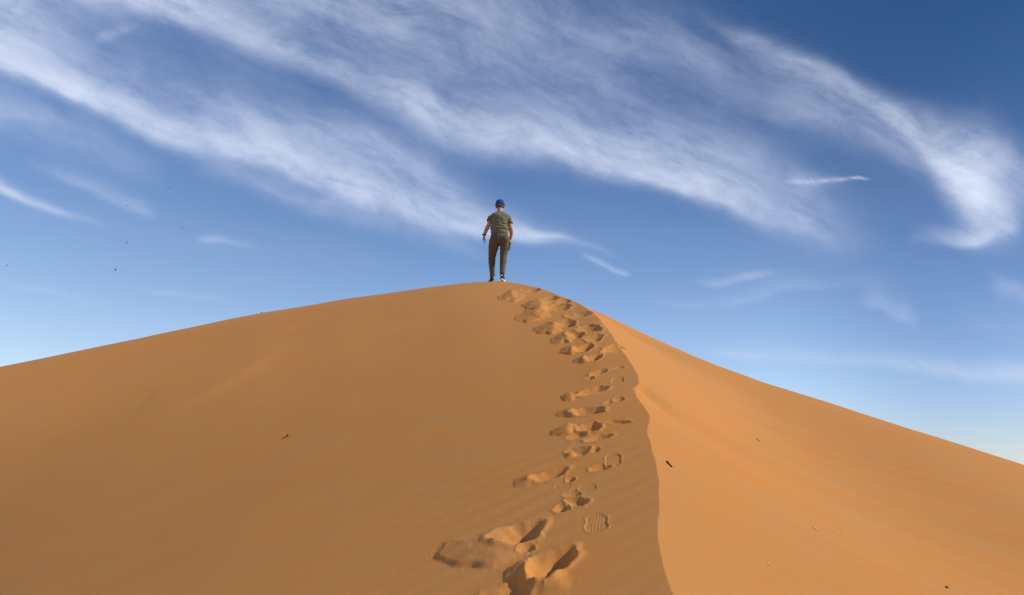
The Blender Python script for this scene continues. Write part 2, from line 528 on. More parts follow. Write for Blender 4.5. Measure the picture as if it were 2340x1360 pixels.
# nearest big prints
add('L', 1000, 1272, 1225, 1238, 44, .030, seed=1, front=.70)
add('P', 1118, 1243, 1246, 1210, 22, .105, seed=2)
add('P', 1180, 1260, 1224, 1252, 8, .022, seed=3)
add('L', 1146, 1322, 1230, 1300, 24, .030, seed=4)
add('L', 1185, 1345, 1318, 1318, 26, .020, seed=5)
add('P', 1198, 1314, 1319, 1270, 30, .110, seed=6)
add('P', 1302, 1276, 1321, 1270, 6, .020, seed=7)
add('P', 1100, 1385, 1212, 1345, 30, .055, seed=8)
add('T', 1334, 1197, 1392, 1194, 22, .010, seed=9)
add('P', 1262, 1166, 1304, 1158, 9, .035, seed=10)
add('P', 1292, 1150, 1343, 1146, 11, .055, seed=11)
add('P', 1284, 1132, 1332, 1128, 8, .022, seed=12)
add('T', 1318, 1122, 1366, 1112, 12, .006, seed=13)
add('P', 1292, 1098, 1314, 1096, 5, .030, seed=14)
add('T', 1264, 1112, 1308, 1108, 9, .005, seed=15)
add('L', 1165, 1106, 1240, 1094, 13, .016, seed=16)
add('P', 1212, 1098, 1300, 1076, 10, .070, seed=17)
add('T', 1380, 1054, 1422, 1050, 16, .010, seed=18)
add('P', 1348, 1073, 1395, 1066, 7, .040, seed=19)
add('P', 1292, 1034, 1350, 1030, 10, .035, seed=20)
add('P', 1340, 1034, 1372, 1026, 7, .025, seed=21)
add('L', 1290, 1045, 1320, 1034, 7, .018, seed=22)
add('L', 1256, 988, 1322, 976, 12, .030, seed=23)
add('P', 1296, 1000, 1340, 990, 8, .030, seed=24)
add('P', 1338, 1006, 1399, 995, 6, .060, seed=25)
add('P', 1316, 980, 1378, 972, 10, .075, seed=26)
add('P', 1382, 964, 1440, 962, 4.5, .045, seed=27)
add('L', 1266, 946, 1330, 940, 9, .022, seed=28)
add('P', 1300, 944, 1386, 933, 8, .080, seed=29)
add('P', 1378, 918, 1402, 914, 4, .022, seed=30)
add('P', 1396, 912, 1428, 908, 5, .028, seed=31)
add('L', 1279, 909, 1320, 903, 8, .022, seed=32)
add('P', 1322, 900, 1386, 886, 8, .075, seed=33)
add('P', 1334, 865, 1358, 862, 4, .030, seed=34)
add('P', 1345, 858, 1388, 848, 6, .055, seed=35)
add('T', 1394, 872, 1428, 866, 7, .014, seed=36)
add('P', 1400, 843, 1426, 839, 3, .025, seed=37)
add('L', 1310, 826, 1350, 822, 8, .030, seed=38)
add('P', 1334, 824, 1380, 813, 7, .075, seed=39)
add('P', 1372, 803, 1428, 799, 9, .080, seed=40)
add('L', 1277, 803, 1325, 799, 9, .035, seed=41)
add('P', 1312, 800, 1357, 792, 8, .080, seed=42)
add('L', 1258, 778, 1318, 770, 13, .045, seed=43)
add('P', 1290, 771, 1336, 765, 6, .070, seed=44)
add('P', 1334, 776, 1380, 769, 8, .065, seed=45)
add('P', 1314, 754, 1376, 749, 8, .090, seed=46)
add('L', 1220, 755, 1292, 745, 14, .050, seed=47)
add('P', 1262, 744, 1318, 737, 8, .085, seed=48)
add('P', 1296, 724, 1352, 716, 7, .080, seed=49)
add('L', 1178, 727, 1250, 716, 18, .040, seed=50)
add('L', 1213, 722, 1262, 714, 12, .030, seed=51)
add('L', 1190, 703, 1262, 693, 14, .055, seed=52)
add('P', 1238, 707, 1306, 699, 8, .095, seed=53)
add('P', 1222, 688, 1276, 680, 6, .085, seed=54)
add('L', 1136, 681, 1190, 672, 12, .040, seed=55)
add('L', 1146, 684, 1206, 674, 11, .030, seed=56)
add('P', 1176, 666, 1236, 661, 5, .085, seed=57)
add('P', 1270, 692, 1304, 686, 5, .05, seed=58)


def footprints(x, y):
    out = np.zeros_like(x)
    wx1 = fbm2(x, y, 9.0, 3, 3)
    wy1 = fbm2(x, y, 9.0, 3, 8)
    for kind, c, M, amp, kw, rad in feat:
        k = (np.abs(x - c[0]) < rad) & (np.abs(y - c[1]) < rad)
        if not k.any():
            continue
        sd_ = kw['seed']
        xx = x[k] - c[0]; yy = y[k] - c[1]
        u = M[0, 0] * xx + M[0, 1] * yy
        v = M[1, 0] * xx + M[1, 1] * yy
        rs = np.random.default_rng(sd_ + 11)
        ph = rs.uniform(0, 6.28, 4)
        ang = np.arctan2(v, u)
        wob = 1 + 0.10 * np.sin(2 * ang + ph[0]) + 0.08 * np.sin(3 * ang + ph[1]) + 0.05 * np.sin(5 * ang + ph[2]) + 0.04 * np.sin(8 * ang + ph[3])
        uu = u + 0.11 * wx1[k]; vv = v + 0.11 * wy1[k]
        q = np.hypot(uu, vv) / wob
        if kind == 'P':
            # deepest toward the uphill right side: steep right wall, long gentle left ramp
            u2 = np.where(uu > 0.30, (uu - 0.30) / 0.70, (uu - 0.30) / 1.30)
            q2 = np.hypot(u2, vv)
            q2 = q2 / (1 + (wob - 1) * smoothstep(0.45, 1.0, q2))
            hh = -amp * 0.62 * (lambda c_: c_ * c_ / (c_ + 0.10))(np.clip(1.06 - np.sqrt(q2 * q2 + 0.012), 0, 1.2)) * 1.02
            hh += amp * 0.08 * np.exp(-((q - 1.12) / 0.16) ** 2)
            cl = fbm2(xx, yy, 55.0, 2, sd_ + 3)
            hh += 0.0025 * np.clip(cl - 0.22, 0, 1) * 2 * np.exp(-((q - 1.15) / 0.25) ** 2)
            hh += amp * 0.035 * fbm2(xx, yy, 22.0, 2, sd_) * (q < 1.0)
        elif kind == 'L':
            edge = 1 - smoothstep(0.82, 1.0, q)
            body_ = kw.get('front', 0.34) + (1 - kw.get('front', 0.34)) * smoothstep(-1.0, 0.35, uu)
            hh = 0.85 * amp * edge * body_ * (1 - smoothstep(0.15, 1.0, uu)) * (1 - 0.45 * smoothstep(0.3, 1.0, q)) * (1 + 0.12 * fbm2(xx, yy, 14.0, 2, sd_))
            hh += 0.0010 * np.clip(fbm2(xx, yy, 45.0, 2, sd_ + 3) - 0.2, 0, 1) * 2 * (q < 1.15)
        else:
            waist = 1 - 0.20 * np.exp(-((v - 0.05) / 0.30) ** 2)
            q = np.hypot(u / waist + 0.05 * wx1[k], np.sign(v) * np.abs(v) ** 1.15) / (1 + 0.03 * np.sin(3 * ang + ph[0]))
            ins = 1 - smoothstep(0.86, 1.0, q)
            gro = 0.5 + 0.5 * np.cos(u * 24 + 1.6 * np.sin(v * 3 + ph[1]) + 4.0 * wx1[k])
            hh = ins * amp * 0.75 * (0.75 + 0.5 * wx1[k]) * (-0.58 + 0.20 * gro * (1 - smoothstep(0.7, 0.9, q)))
            hh += amp * 0.18 * np.exp(-((q - 1.07) / 0.08) ** 2)
        out[k] += hh
    return out


# soft slip marks on the left flank and drift line on the right face: (points, height, half width, side)
def line_feature(pix):
    return np.array([hit(*p) for p in pix])


slips = [
    (line_feature([(640, 765), (600, 812), (540, 862), (470, 902), (390, 936), (290, 972), (170, 1008), (30, 1048)]), .024, .55, 1),
    (line_feature([(745, 700), (700, 722), (660, 745), (610, 775), (560, 805)]), .008, .35, 1),
]
rline = line_feature([(1458, 879), (1490, 905), (1530, 938), (1570, 962), (1640, 985), (1733, 1010), (1810, 1052), (1890, 1105)])
rstep = line_feature([(1440, 889), (1480, 914), (1530, 950), (1580, 978), (1640, 1002)])


def dist_poly(x, y, P):
    """signed distance to polyline (positive on its left going along it), and parameter 0..1"""
    best = np.full(x.shape, 1e9); sg = np.zeros_like(x); par = np.zeros_like(x)
    n = len(P) - 1
    for i in range(n):
        a, b = P[i], P[i + 1]
        d = b - a; L2 = d @ d
        t = ((x - a[0]) * d[0] + (y - a[1]) * d[1]) / L2
        tcl = np.clip(t, 0, 1)
        dx, dy = x - a[0] - tcl * d[0], y - a[1] - tcl * d[1]
        dd = np.hypot(dx, dy)
        k = dd < best
        best = np.where(k, dd, best)
        cr_ = d[0] * (y - a[1]) - d[1] * (x - a[0])
        sg = np.where(k, np.sign(cr_), sg)
        par = np.where(k, (i + tcl) / n, par)
    return best * sg, par


def extras(x, y):
    out = np.zeros_like(x)
    k = (np.hypot(x, y) < 40) & (y > 0)
    xs, ys = x[k], y[k]
    o = np.zeros_like(xs)
    for P, H, W, side in slips:
        d, p = dist_poly(xs, ys, P)
        d = d + 0.06 * fbm2(xs, ys, 1.3, 3, 5)
        env = smoothstep(.02, .30, p) * (1 - smoothstep(.6, .97, p))
        o += H * env * np.where(d < 0, np.exp(-(d / (W * 2.2)) ** 2), np.exp(-(d / (W * .40)) ** 2))
    # drift line: small crest whose far side drops off (narrow shaded stripe)
    d, p = dist_poly(xs, ys, rline)
    W = 0.07 + 0.22 * p
    env = smoothstep(0, .04, p) * (1 - smoothstep(.25, 1.0, p))
    o += -0.030 * env * np.exp(-(d / W) ** 2)
    # ripples next to the crest, fading downhill and to the left
    s = xs - xr(ys)
    rip = np.sin((ys * 0.86 - xs * 0.52) * 2 * math.pi / 0.135 + 2.2 * fbm2(xs, ys, 1.6, 3, 21))
    em = smoothstep(-1.1, -.35, s) * (1 - smoothstep(-.10, 0.0, s)) * (1 - smoothstep(4.5, 8, ys))
    o += 0.0016 * rip * em * (0.6 + 0.5 * fbm2(xs, ys, 1.1, 2, 22))
    far = smoothstep(-7, -1.0, s) * (1 - smoothstep(-.6, -.3, s)) * (1 - smoothstep(4, 9, ys))
    o += 0.0007 * rip * far * np.clip(0.3 + fbm2(xs, ys, 0.8, 2, 24), 0, 1)
    run = fbm2(xs * 0.5 + ys * 0.15, ys * 3.2 + xs * 0.6, 1.1, 3, 27)
    o += 0.010 * run * smoothstep(.15, .9, s)
    out[k] = o
    return out


FLOOR = -11.0


def height(x, y):
    r = np.hypot(x, y)
    z = base_h(x, y)
    z = z + 0.020 * fbm2(x, y, 0.45, 3, 31) * smoothstep(2, 6, r) * (r < 200)
    z = z + extras(x, y) + footprints(x, y)
    # desert floor with low swells and distant dunes below the lens height
    fl = FLOOR + 3.5 * fbm2(x, y, 0.012, 4, 41) * smoothstep(30, 120, r) + 5.5 * (1 - np.abs(fbm2(x, y, 0.0035, 4, 51))) * smoothstep(60, 400, r)
    k = 1.2
    hmx = np.clip(0.5 + 0.5 * (z - fl) / k / 2, 0, 1)
    zz = fl * (1 - hmx) + z * hmx + k * 2 * hmx * (1 - hmx) * 0.5
    return np.where(z - fl > 2 * k, z, zz)


th = np.concatenate([np.arange(-180, -34, 2.0), np.arange(-34, -7, .22), np.arange(-7, 12.6, .042), np.arange(12.6, 34, .16), np.arange(34, 179.9, 2.0)])
rs_ = np.concatenate([[0.02], np.arange(.2, 2.3, .1), np.arange(2.3, 6.0, .0115), np.arange(6.0, 10, .0145), np.arange(10, 14, .018), np.arange(14, 19.5, .05), np.arange(19.5, 40, .25), np.geomspace(40, 6000, 90)])
nT, nR = len(th), len(rs_)
A_, B_ = np.meshgrid(np.radians(th), rs_, indexing='ij')
GX, GY = B_ * np.sin(A_), B_ * np.cos(A_)
GZ = np.empty_like(GX)
for i0 in range(0, nT, 60):
    GZ[i0:i0 + 60] = height(GX[i0:i0 + 60], GY[i0:i0 + 60])
co = np.empty((nT * nR, 3), np.float32)
co[:, 0] = GX.ravel(); co[:, 1] = GY.ravel(); co[:, 2] = GZ.ravel() + CAMZ
ii, jj = np.meshgrid(np.arange(nT), np.arange(nR - 1), indexing='ij')
i2 = (ii + 1) % nT
quads = np.stack([ii * nR + jj, ii * nR + jj + 1, i2 * nR + jj + 1, i2 * nR + jj], -1).reshape(-1, 4)[:, ::-1]
me = bpy.data.meshes.new('sand_dune')
me.vertices.add(len(co)); me.vertices.foreach_set('co', co.ravel())
nq = len(quads)
me.loops.add(nq * 4); me.loops.foreach_set('vertex_index', quads.ravel().astype(np.int32))
me.polygons.add(nq); me.polygons.foreach_set('loop_start', np.arange(0, nq * 4, 4, dtype=np.int32))
me.polygons.foreach_set('loop_total', np.full(nq, 4, np.int32))
me.polygons.foreach_set('use_smooth', np.ones(nq, bool))
me.update(calc_edges=True)
if me.polygons[len(me.polygons) // 2].normal.z < 0:
    me.flip_normals()
dune = bpy.data.objects.new('sand_dune', me)
COL.objects.link(dune)
tag(dune, 'orange sand dune with a winding crest and a line of footprints climbing to the top', None, None, 'structure')
print('dune verts', len(co), 'tris', nq * 2)

# sand material: base colour drifts slowly, fine grain relief
sm = bpy.data.materials.new('orange_sand')
sm.use_nodes = True
t = sm.node_tree
q = NB(t)
b = t.nodes['Principled BSDF']
oc = q.n('ShaderNodeTexCoord').outputs['Object']
n1 = q.noise(oc, 0.22, 4, 0.55)
n2 = q.noise(oc, 260.0, 2, 0.7)
n3 = q.noise(oc, 2.2, 5, 0.6)
c1 = q.mix(q.smooth(n1.outputs[0], 0.35, 0.65), (0.582, 0.260, 0.073, 1), (0.600, 0.250, 0.061, 1))
c2 = q.mix(q.smooth(n3.outputs[0], 0.35, 0.7), c1, (0.566, 0.258, 0.075, 1))
hsv = q.n('ShaderNodeHueSaturation')
t.links.new(c2, hsv.inputs['Color'])
t.links.new(q.smooth(n2.outputs[0], 0.25, 0.75, 0.88, 1.12), hsv.inputs['Value'])
t.links.new(hsv.outputs[0], b.inputs['Base Color'])
b.inputs['Roughness'].default_value = 0.9
b.inputs['Specular IOR Level'].default_value = 0.1
b.inputs['Diffuse Roughness'].default_value = 0.25
bmp = q.n('ShaderNodeBump')
bmp.inputs['Strength'].default_value = 0.35
bmp.inputs['Distance'].default_value = 0.002
t.links.new(q.noise(oc, 420.0, 2, 0.8).outputs[0], bmp.inputs['Height'])
t.links.new(bmp.outputs[0], b.inputs['Normal'])
me.materials.append(sm)


def ground_pt(px, py):
    p = hit(px, py)
    z = float(height(np.array([p[0]]), np.array([p[1]]))[0])
    return Vector((p[0], p[1], z + CAMZ))


#PERSON#
# ------------------------------------------------------------------ the walker on the crest
def frame(d):
    d = d.normalized()
    a = Vector((0, 1, 0)) if abs(d.y) < 0.8 else Vector((1, 0, 0))
    s_ = d.cross(a).normalized()
    return s_, s_.cross(d).normalized()


def loft(rings, seg=20, cap=True, twist=None):
    """rings: (centre, half width x, half depth y[, tilt axis dir]); rings lie across the path between centres"""
    V_, F_ = [], []
    n = len(rings)
    for i, rg in enumerate(rings):
        c = Vector(rg[0])
        a = Vector(rings[max(i - 1, 0)][0]); b_ = Vector(rings[min(i + 1, n - 1)][0])
        d = (b_ - a).normalized()
        if len(rg) > 3 and rg[3] is not None:
            d = Vector(rg[3]).normalized()
        # side vector as near to +X as possible, the other as near to +Y as possible
        ref = Vector((1, 0, 0)) if abs(d.x) < 0.9 else Vector((0, 0, 1))
        sx = (ref - d * ref.dot(d)).normalized()
        sy = d.cross(sx)
        for k in range(seg):
            t_ = 2 * math.pi * k / seg
            V_.append(c + sx * (rg[1] * math.cos(t_)) + sy * (rg[2] * math.sin(t_)))
    for i in range(n - 1):
        for k in range(seg):
            k2 = (k + 1) % seg
            F_.append((i * seg + k, i * seg + k2, (i + 1) * seg + k2, (i + 1) * seg + k))
    if cap:
        for i, sgn in ((0, -1), (n - 1, 1)):
            V_.append(Vector(rings[i][0]))
            ci = len(V_) - 1
            for k in range(seg):
                k2 = (k + 1) % seg
                F_.append((ci, i * seg + k2, i * seg + k) if sgn < 0 else (ci, i * seg + k, i * seg + k2))
    return V_, F_


def merge(parts):
    V_, F_ = [], []
    for v, f in parts:
        o = len(V_)
        V_ += v
        F_ += [tuple(i + o for i in q_) for q_ in f]
    return V_, F_


def fused(name, parts, mat, parent, voxel=0.007, smooth_it=4, disp=None):
    V_, F_ = merge(parts)
    o = new_mesh_obj(name, V_, F_, mat, parent)
    md = o.modifiers.new('r', 'REMESH')
    md.mode = 'VOXEL'; md.voxel_size = voxel; md.adaptivity = 0
    if smooth_it:
        m2 = o.modifiers.new('s', 'SMOOTH'); m2.iterations = smooth_it; m2.factor = 0.5
    dg = bpy.context.evaluated_depsgraph_get()
    dg.update()
    ev = o.evaluated_get(dg)
    me2 = bpy.data.meshes.new_from_object(ev)
    o.modifiers.clear()
    old = o.data
    o.data = me2
    bpy.data.meshes.remove(old)
    me2.name = name
    if not me2.materials:
        me2.materials.append(mat)
    if disp:
        nv = len(me2.vertices)
        c_ = np.empty(nv * 3); me2.vertices.foreach_get('co', c_); c_ = c_.reshape(-1, 3)
        nn = np.empty(nv * 3); me2.vertices.foreach_get('normal', nn); nn = nn.reshape(-1, 3)
        c_ = c_ + nn * disp(c_)[:, None]
        me2.vertices.foreach_set('co', c_.ravel())
    me2.polygons.foreach_set('use_smooth', [True] * len(me2.polygons))
    me2.update()
    return o


def ball(c, rx_, ry_, rz_, n=14):
    rings = []
    for i in range(n + 1):
        a = math.pi * (i + 0.02) / (n + 0.04) - math.pi / 2
        rings.append(((c[0], c[1], c[2] + rz_ * math.sin(a)), rx_ * math.cos(a) + 1e-4, ry_ * math.cos(a) + 1e-4, (0, 0, 1)))
    return loft(rings, 24)


skin = simple_mat('sun_tanned_skin', (0.46, 0.25, 0.17), 0.55, 0.10, 14, 0.15, 90)
shirt_m = simple_mat('olive_jersey', (0.145, 0.145, 0.090), 0.95, 0.10, 16, 0.5, 260, 0.2)
trouser_m = simple_mat('dark_olive_cotton', (0.100, 0.090, 0.055), 0.95, 0.12, 12, 0.5, 240, 0.15)
beanie_m = simple_mat('blue_knit', (0.010, 0.052, 0.300), 0.9, 0.15, 40, 0.9, 160, 0.2)
shoe_m = simple_mat('black_shoe_mesh', (0.016, 0.014, 0.018), 0.7, 0.2, 40, 0.4, 200)
sole_m = simple_mat('white_rubber', (0.72, 0.70, 0.66), 0.6, 0.08, 20)
watch_m = simple_mat('black_watch_strap', (0.02, 0.02, 0.02), 0.4, 0.1, 30)
face_m = simple_mat('watch_steel', (0.35, 0.35, 0.36), 0.3, 0.05, 30)
cuff_m = simple_mat('dark_cuff', (0.04, 0.045, 0.035), 0.9, 0.1, 30)
hair_m = simple_mat('short_grey_brown_hair', (0.10, 0.07, 0.05), 0.8, 0.3, 60, 0.6, 200)
eye_m = simple_mat('eye_white', (0.75, 0.73, 0.70), 0.2, 0.02, 10)
lip_m = simple_mat('lip', (0.36, 0.15, 0.12), 0.5, 0.05, 20)

PD = 17.3
dpt = pray(1141, 641.5)
ppx, ppy = dpt[0] / dpt[1] * PD, PD
pz = T0 * 0 + dpt[2] / dpt[1] * PD
person = bpy.data.objects.new('person', None)
COL.objects.link(person)
person.location = (ppx, ppy, pz + CAMZ)
person.scale = (1.02, 1.02, 1.02)
tag(person, 'person in blue beanie, olive t-shirt and dark trousers walking away on the dune top', 'person')

# ---- body: head, neck, trunk, arms, hands, legs as one mesh (x right, y away from the camera, z up, origin between the soles)
BX = 0.004
body_parts = []
# head tipped a little forward
head_c = (BX + 0.004, 0.075, 1.635)
hv, hf = ball(head_c, 0.078, 0.098, 0.112)
body_parts.append((hv, hf))
body_parts.append(loft([((BX + .004, 0.10, 1.60), .060, .060), ((BX + .004, .115, 1.545), .048, .050), ((BX + .004, .12, 1.525), .02, .02)]))      # jaw
body_parts.append(loft([((BX + .004, .165, 1.645), .010, .012, (0, 0, 1)), ((BX + .004, .185, 1.615), .016, .018, (0, 0, 1)), ((BX + .004, .168, 1.600), .012, .010, (0, 0, 1))]))   # nose
for sx in (-1, 1):
    body_parts.append(ball((head_c[0] + sx * 0.083, 0.07, 1.615), .011, .022, .032, 8))    # ears
body_parts.append(loft([((BX, 0.02, 1.40), .085, .075), ((BX, .035, 1.47), .062, .062), ((BX + .003, .05, 1.54), .057, .060), ((BX + .004, .065, 1.60), .055, .06)]))
# trunk
body_parts.append(loft([((BX, -.02, .86), .15, .11), ((BX, 0, 1.02), .15, .11), ((BX, .0, 1.2), .15, .11), ((BX, -.01, 1.34), .150, .10), ((BX, 0, 1.42), .11, .07), ((BX, .015, 1.46), .07, .06)], 24))
# arms
LA = [(-.150, 0, 1.385), (-.188, -.005, 1.32), (-.228, -.02, 1.175), (-.285, .02, 1.06), (-.322, .055, .965)]
RA = [(.150, 0, 1.380), (.190, -.005, 1.31), (.238, -.03, 1.115), (.246, .06, 1.005), (.226, .145, .925)]
for A in (LA, RA):
    body_parts.append(loft([(A[0], .042, .05), (A[1], .045, .052), ((np.array(A[1]) * .5 + np.array(A[2]) * .5), .043, .048), (A[2], .039, .042), ((np.array(A[2]) * .55 + np.array(A[3]) * .45), .046, .048), (A[3], .038, .040), (A[4], .026, .030)], 18))


def hand(wr, dirv, palm_side, thumb_dir, curl):
    wr, dirv = Vector(wr), Vector(dirv).normalized()
    ps = Vector(palm_side)                        # the palm faces this way
    ps = (ps - dirv * ps.dot(dirv)).normalized()
    ax = dirv.cross(ps)                            # across the palm
    if ax.dot(Vector(thumb_dir)) < 0:
        ax = -ax
    out = []
    pc = wr + dirv * .05
    # palm
    V_, F_ = [], []
    rings = []
    for t_, wd, th_ in ((-.01, .024, .022), (.01, .028, .020), (.045, .040, .017), (.085, .041, .014), (.095, .036, .010)):
        c = wr + dirv * t_
        pts = []
        for k in range(14):
            a = 2 * math.pi * k / 14
            pts.append(c + ax * (wd * math.cos(a)) + ps * (th_ * math.sin(a)))
        rings.append(pts)
    for rg in rings:
        V_ += rg
    for i in range(len(rings) - 1):
        for k in range(14):
            F_.append((i * 14 + k, i * 14 + (k + 1) % 14, (i + 1) * 14 + (k + 1) % 14, (i + 1) * 14 + k))
    V_.append(wr - dirv * .01); V_.append(wr + dirv * .095)
    for k in range(14):
        F_.append((len(V_) - 2, (k + 1) % 14, k))
        F_.append((len(V_) - 1, 4 * 14 + k, 4 * 14 + (k + 1) % 14))
    out.append((V_, F_))
    # fingers: index .. little
    for j, (off, ln, cu) in enumerate(((.030, .078, 0.7), (.010, .086, 0.9), (-.011, .080, 1.05), (-.031, .064, 1.2))):
        p0 = wr + dirv * .078 + ax * off
        d = dirv.copy()
        pth = [(tuple(p0), .0098, .0098)]
        p = p0
        for seg_ in range(3):
            ang = curl * cu * (0.55 if seg_ == 0 else 0.8)
            d = (d * math.cos(ang) + ps * math.sin(ang)).normalized()
            L = ln * (.46, .30, .24)[seg_]
            p = p + d * L
            pth.append((tuple(p), (.0092, .0086, .0072)[seg_], (.0092, .0086, .0072)[seg_]))
        out.append(loft(pth, 10))
    # thumb from the side of the palm
    p0 = wr + dirv * .022 + ax * .024 + ps * .004
    p1 = p0 + (ax * .6 + dirv * .75 + ps * .35).normalized() * .042
    p2 = p1 + (ax * .15 + dirv * .9 + ps * .45).normalized() * .034
    p3 = p2 + (ax * -.1 + dirv * .9 + ps * .5).normalized() * .026
    out.append(loft([(tuple(p0), .014, .014), (tuple(p1), .0115, .0115), (tuple(p2), .0105, .0105), (tuple(p3), .008, .008)], 10))
    return out


body_parts += hand(LA[4], (-.14, .10, -1), (.75, -.1, 0), (0, 1, 0), .42)
body_parts += hand(RA[4], (-.30, .40, -1), (-.8, .1, 0), (0, 1, 0), .55)
# legs (inside the trousers) and ankles
HL, KL, AL = (-.085, -.02, .86), (-.150, .12, .525), (-.150, .20, .10)
HR, KR, AR = (.100, -.02, .86), (.082, .02, .50), (.062, -.07, .09)
for H_, K_, A2 in ((HL, KL, AL), (HR, KR, AR)):
    body_parts.append(loft([(H_, .085, .09), (K_, .052, .056), (tuple(np.array(K_) * .65 + np.array(A2) * .35), .052, .058), (A2, .034, .038)], 16))
body = fused('body', body_parts, skin, person, 0.0052, 3)

# face details (turned away from the lens, still there)
for sx in (-1, 1):
    v, f = ball((head_c[0] + sx * .031, .158, 1.648), .012, .010, .009, 8)
    new_mesh_obj('eye', v, f, eye_m, person)
v, f = loft([((head_c[0] - .024, .160, 1.572), .003, .003), ((head_c[0] - .01, .171, 1.573), .006, .007), ((head_c[0] + .01, .171, 1.573), .006, .007), ((head_c[0] + .024, .160, 1.572), .003, .003)], 10)
new_mesh_obj('mouth', v, f, lip_m, person)

# hair: a short band showing below the beanie
hp = []
for k in range(13):
    a = math.pi * (1.04 + .92 * k / 12)
    hp.append(ball((head_c[0] + .076 * math.cos(a), .075 + .090 * math.sin(a), 1.600), .016, .014, .028, 6))
fused('hair', hp, hair_m, person, 0.005, 3)


# ---- beanie: rounded crown with a soft point and a turned-up brim
def beanie_disp(c):
    a = np.arctan2(c[:, 1] - .075, c[:, 0] - head_c[0])
    return 0.0016 * np.sin(a * 34) + 0.003 * np.sin(a * 5 + c[:, 2] * 40)


bt = [((head_c[0], .068, 1.628), .090, .108, (0, .25, 1)), ((head_c[0], .064, 1.652), .096, .114, (0, .25, 1)), ((head_c[0], .060, 1.675), .093, .110, (0, .2, 1)), ((head_c[0], .056, 1.70), .087, .100, (0, .1, 1)),
      ((head_c[0], .050, 1.728), .072, .080, (0, .1, 1)), ((head_c[0] - .003, .046, 1.748), .048, .054, (0, 0, 1)), ((head_c[0] - .006, .042, 1.762), .024, .026, (0, 0, 1)), ((head_c[0] - .008, .040, 1.770), .008, .008, (0, 0, 1))]
brim = [((head_c[0], .070, 1.612), .090, .106, (0, .25, 1)), ((head_c[0], .069, 1.618), .098, .116, (0, .25, 1)), ((head_c[0], .067, 1.645), .099, .117, (0, .25, 1)), ((head_c[0], .066, 1.652), .092, .108, (0, .25, 1))]
bn_ = fused('beanie', [loft(bt, 28)], beanie_m, person, 0.0055, 2, beanie_disp)
br_ = fused('brim', [loft(brim, 28)], beanie_m, bn_, 0.0055, 1, beanie_disp)


# ---- t-shirt
def shirt_disp(c):
    x_, y_, z_ = c[:, 0], c[:, 1], c[:, 2]
    d = np.zeros(len(c))
    tr = (np.abs(x_ - BX) < .21)
    w_ = fbm2(x_ * 1.0, z_ * 1.0 + y_ * .6, 9.0, 3, 61)
    # gathers across the small of the back
    g = np.sin((z_ + .05 * np.sin(x_ * 9 + 1) + .035 * x_ + .02 * w_) * 2 * math.pi / .062)
    d += tr * .0085 * g * np.exp(-((z_ - 1.165) / .075) ** 2)
    g2 = np.sin((z_ * .7 + x_ * .5 + .03 * w_) * 2 * math.pi / .10)
    d += tr * .005 * g2 * smoothstep(1.02, 1.12, z_) * (1 - smoothstep(1.36, 1.46, z_))
    # blouse over the hem
    d += tr * .016 * np.exp(-((z_ - 1.105) / .035) ** 2) - tr * .004 * np.exp(-((z_ - 1.055) / .02) ** 2)
    # vertical fold between the shoulder blades
    d += -.008 * np.exp(-((x_ - .035 - .1 * (z_ - 1.33)) / .016) ** 2) * smoothstep(1.24, 1.30, z_) * (1 - smoothstep(1.40, 1.44, z_)) * (y_ < 0)
    d += .004 * w_
    return d


sh = []
sh.append(loft([((BX, -.015, .985), .182, .136, (0, 0, 1)), ((BX, -.015, 1.02), .184, .138, (0, 0, 1)), ((BX, -.01, 1.10), .184, .142, (0, 0, 1)), ((BX, -.005, 1.20), .184, .138, (0, 0, 1)), ((BX, -.015, 1.30), .190, .134, (0, 0, 1)),
                ((BX, -.01, 1.375), .193, .122, (0, 0, 1)), ((BX, .0, 1.425), .165, .098, (0, 0, 1)), ((BX, .015, 1.462), .105, .080, (0, 0, 1)), ((BX, .03, 1.485), .066, .070, (0, 0, 1))], 32))
for A, e in ((LA, (-.213, -.012, 1.275)), (RA, (.222, -.02, 1.215))):
    a0, a1 = np.array(A[0]) + np.array([.012 * np.sign(A[0][0]), 0, .012]), np.array(A[1]) + np.array([.009 * np.sign(A[0][0]), 0, .02])
    sh.append(loft([(tuple(a0 + np.array([-.05 * np.sign(a0[0]), 0, -.015])), .040, .060), (tuple(a0 + np.array([.0 * np.sign(a0[0]), 0, -.022])), .056, .070), (tuple(a0 * .5 + a1 * .5 + np.array([0, 0, -.01])), .058, .066), (tuple(a1 + np.array([0, 0, -.02])), .055, .063), (tuple(a1 * .4 + np.array(e) * .6), .053, .060), (e, .053, .059)], 20))
shirt = fused('t_shirt', sh, shirt_m, person, 0.0075, 9, shirt_disp)
for (e, dr, nm) in (((-.213, -.012, 1.275), (-.12, -.02, -1), 'cuff'), ((.222, -.02, 1.215), (.12, -.06, -1), 'cuff')):
    ev_ = Vector(e); dv = Vector(dr).normalized()
    v, f = loft([(tuple(ev_ - dv * .008), .055, .061, tuple(dv)), (tuple(ev_ + dv * .008), .056, .062, tuple(dv)), (tuple(ev_ + dv * .009), .047, .052, tuple(dv))], 20)
    new_mesh_obj(nm, v, f, cuff_m, shirt)
v, f = loft([((BX, .030, 1.478), .068, .073, (0, -.2, 1)), ((BX, .034, 1.492), .065, .069, (0, -.2, 1)), ((BX, .034, 1.494), .058, .062, (0, -.2, 1))], 24)
new_mesh_obj('collar', v, f, shirt_m, shirt)


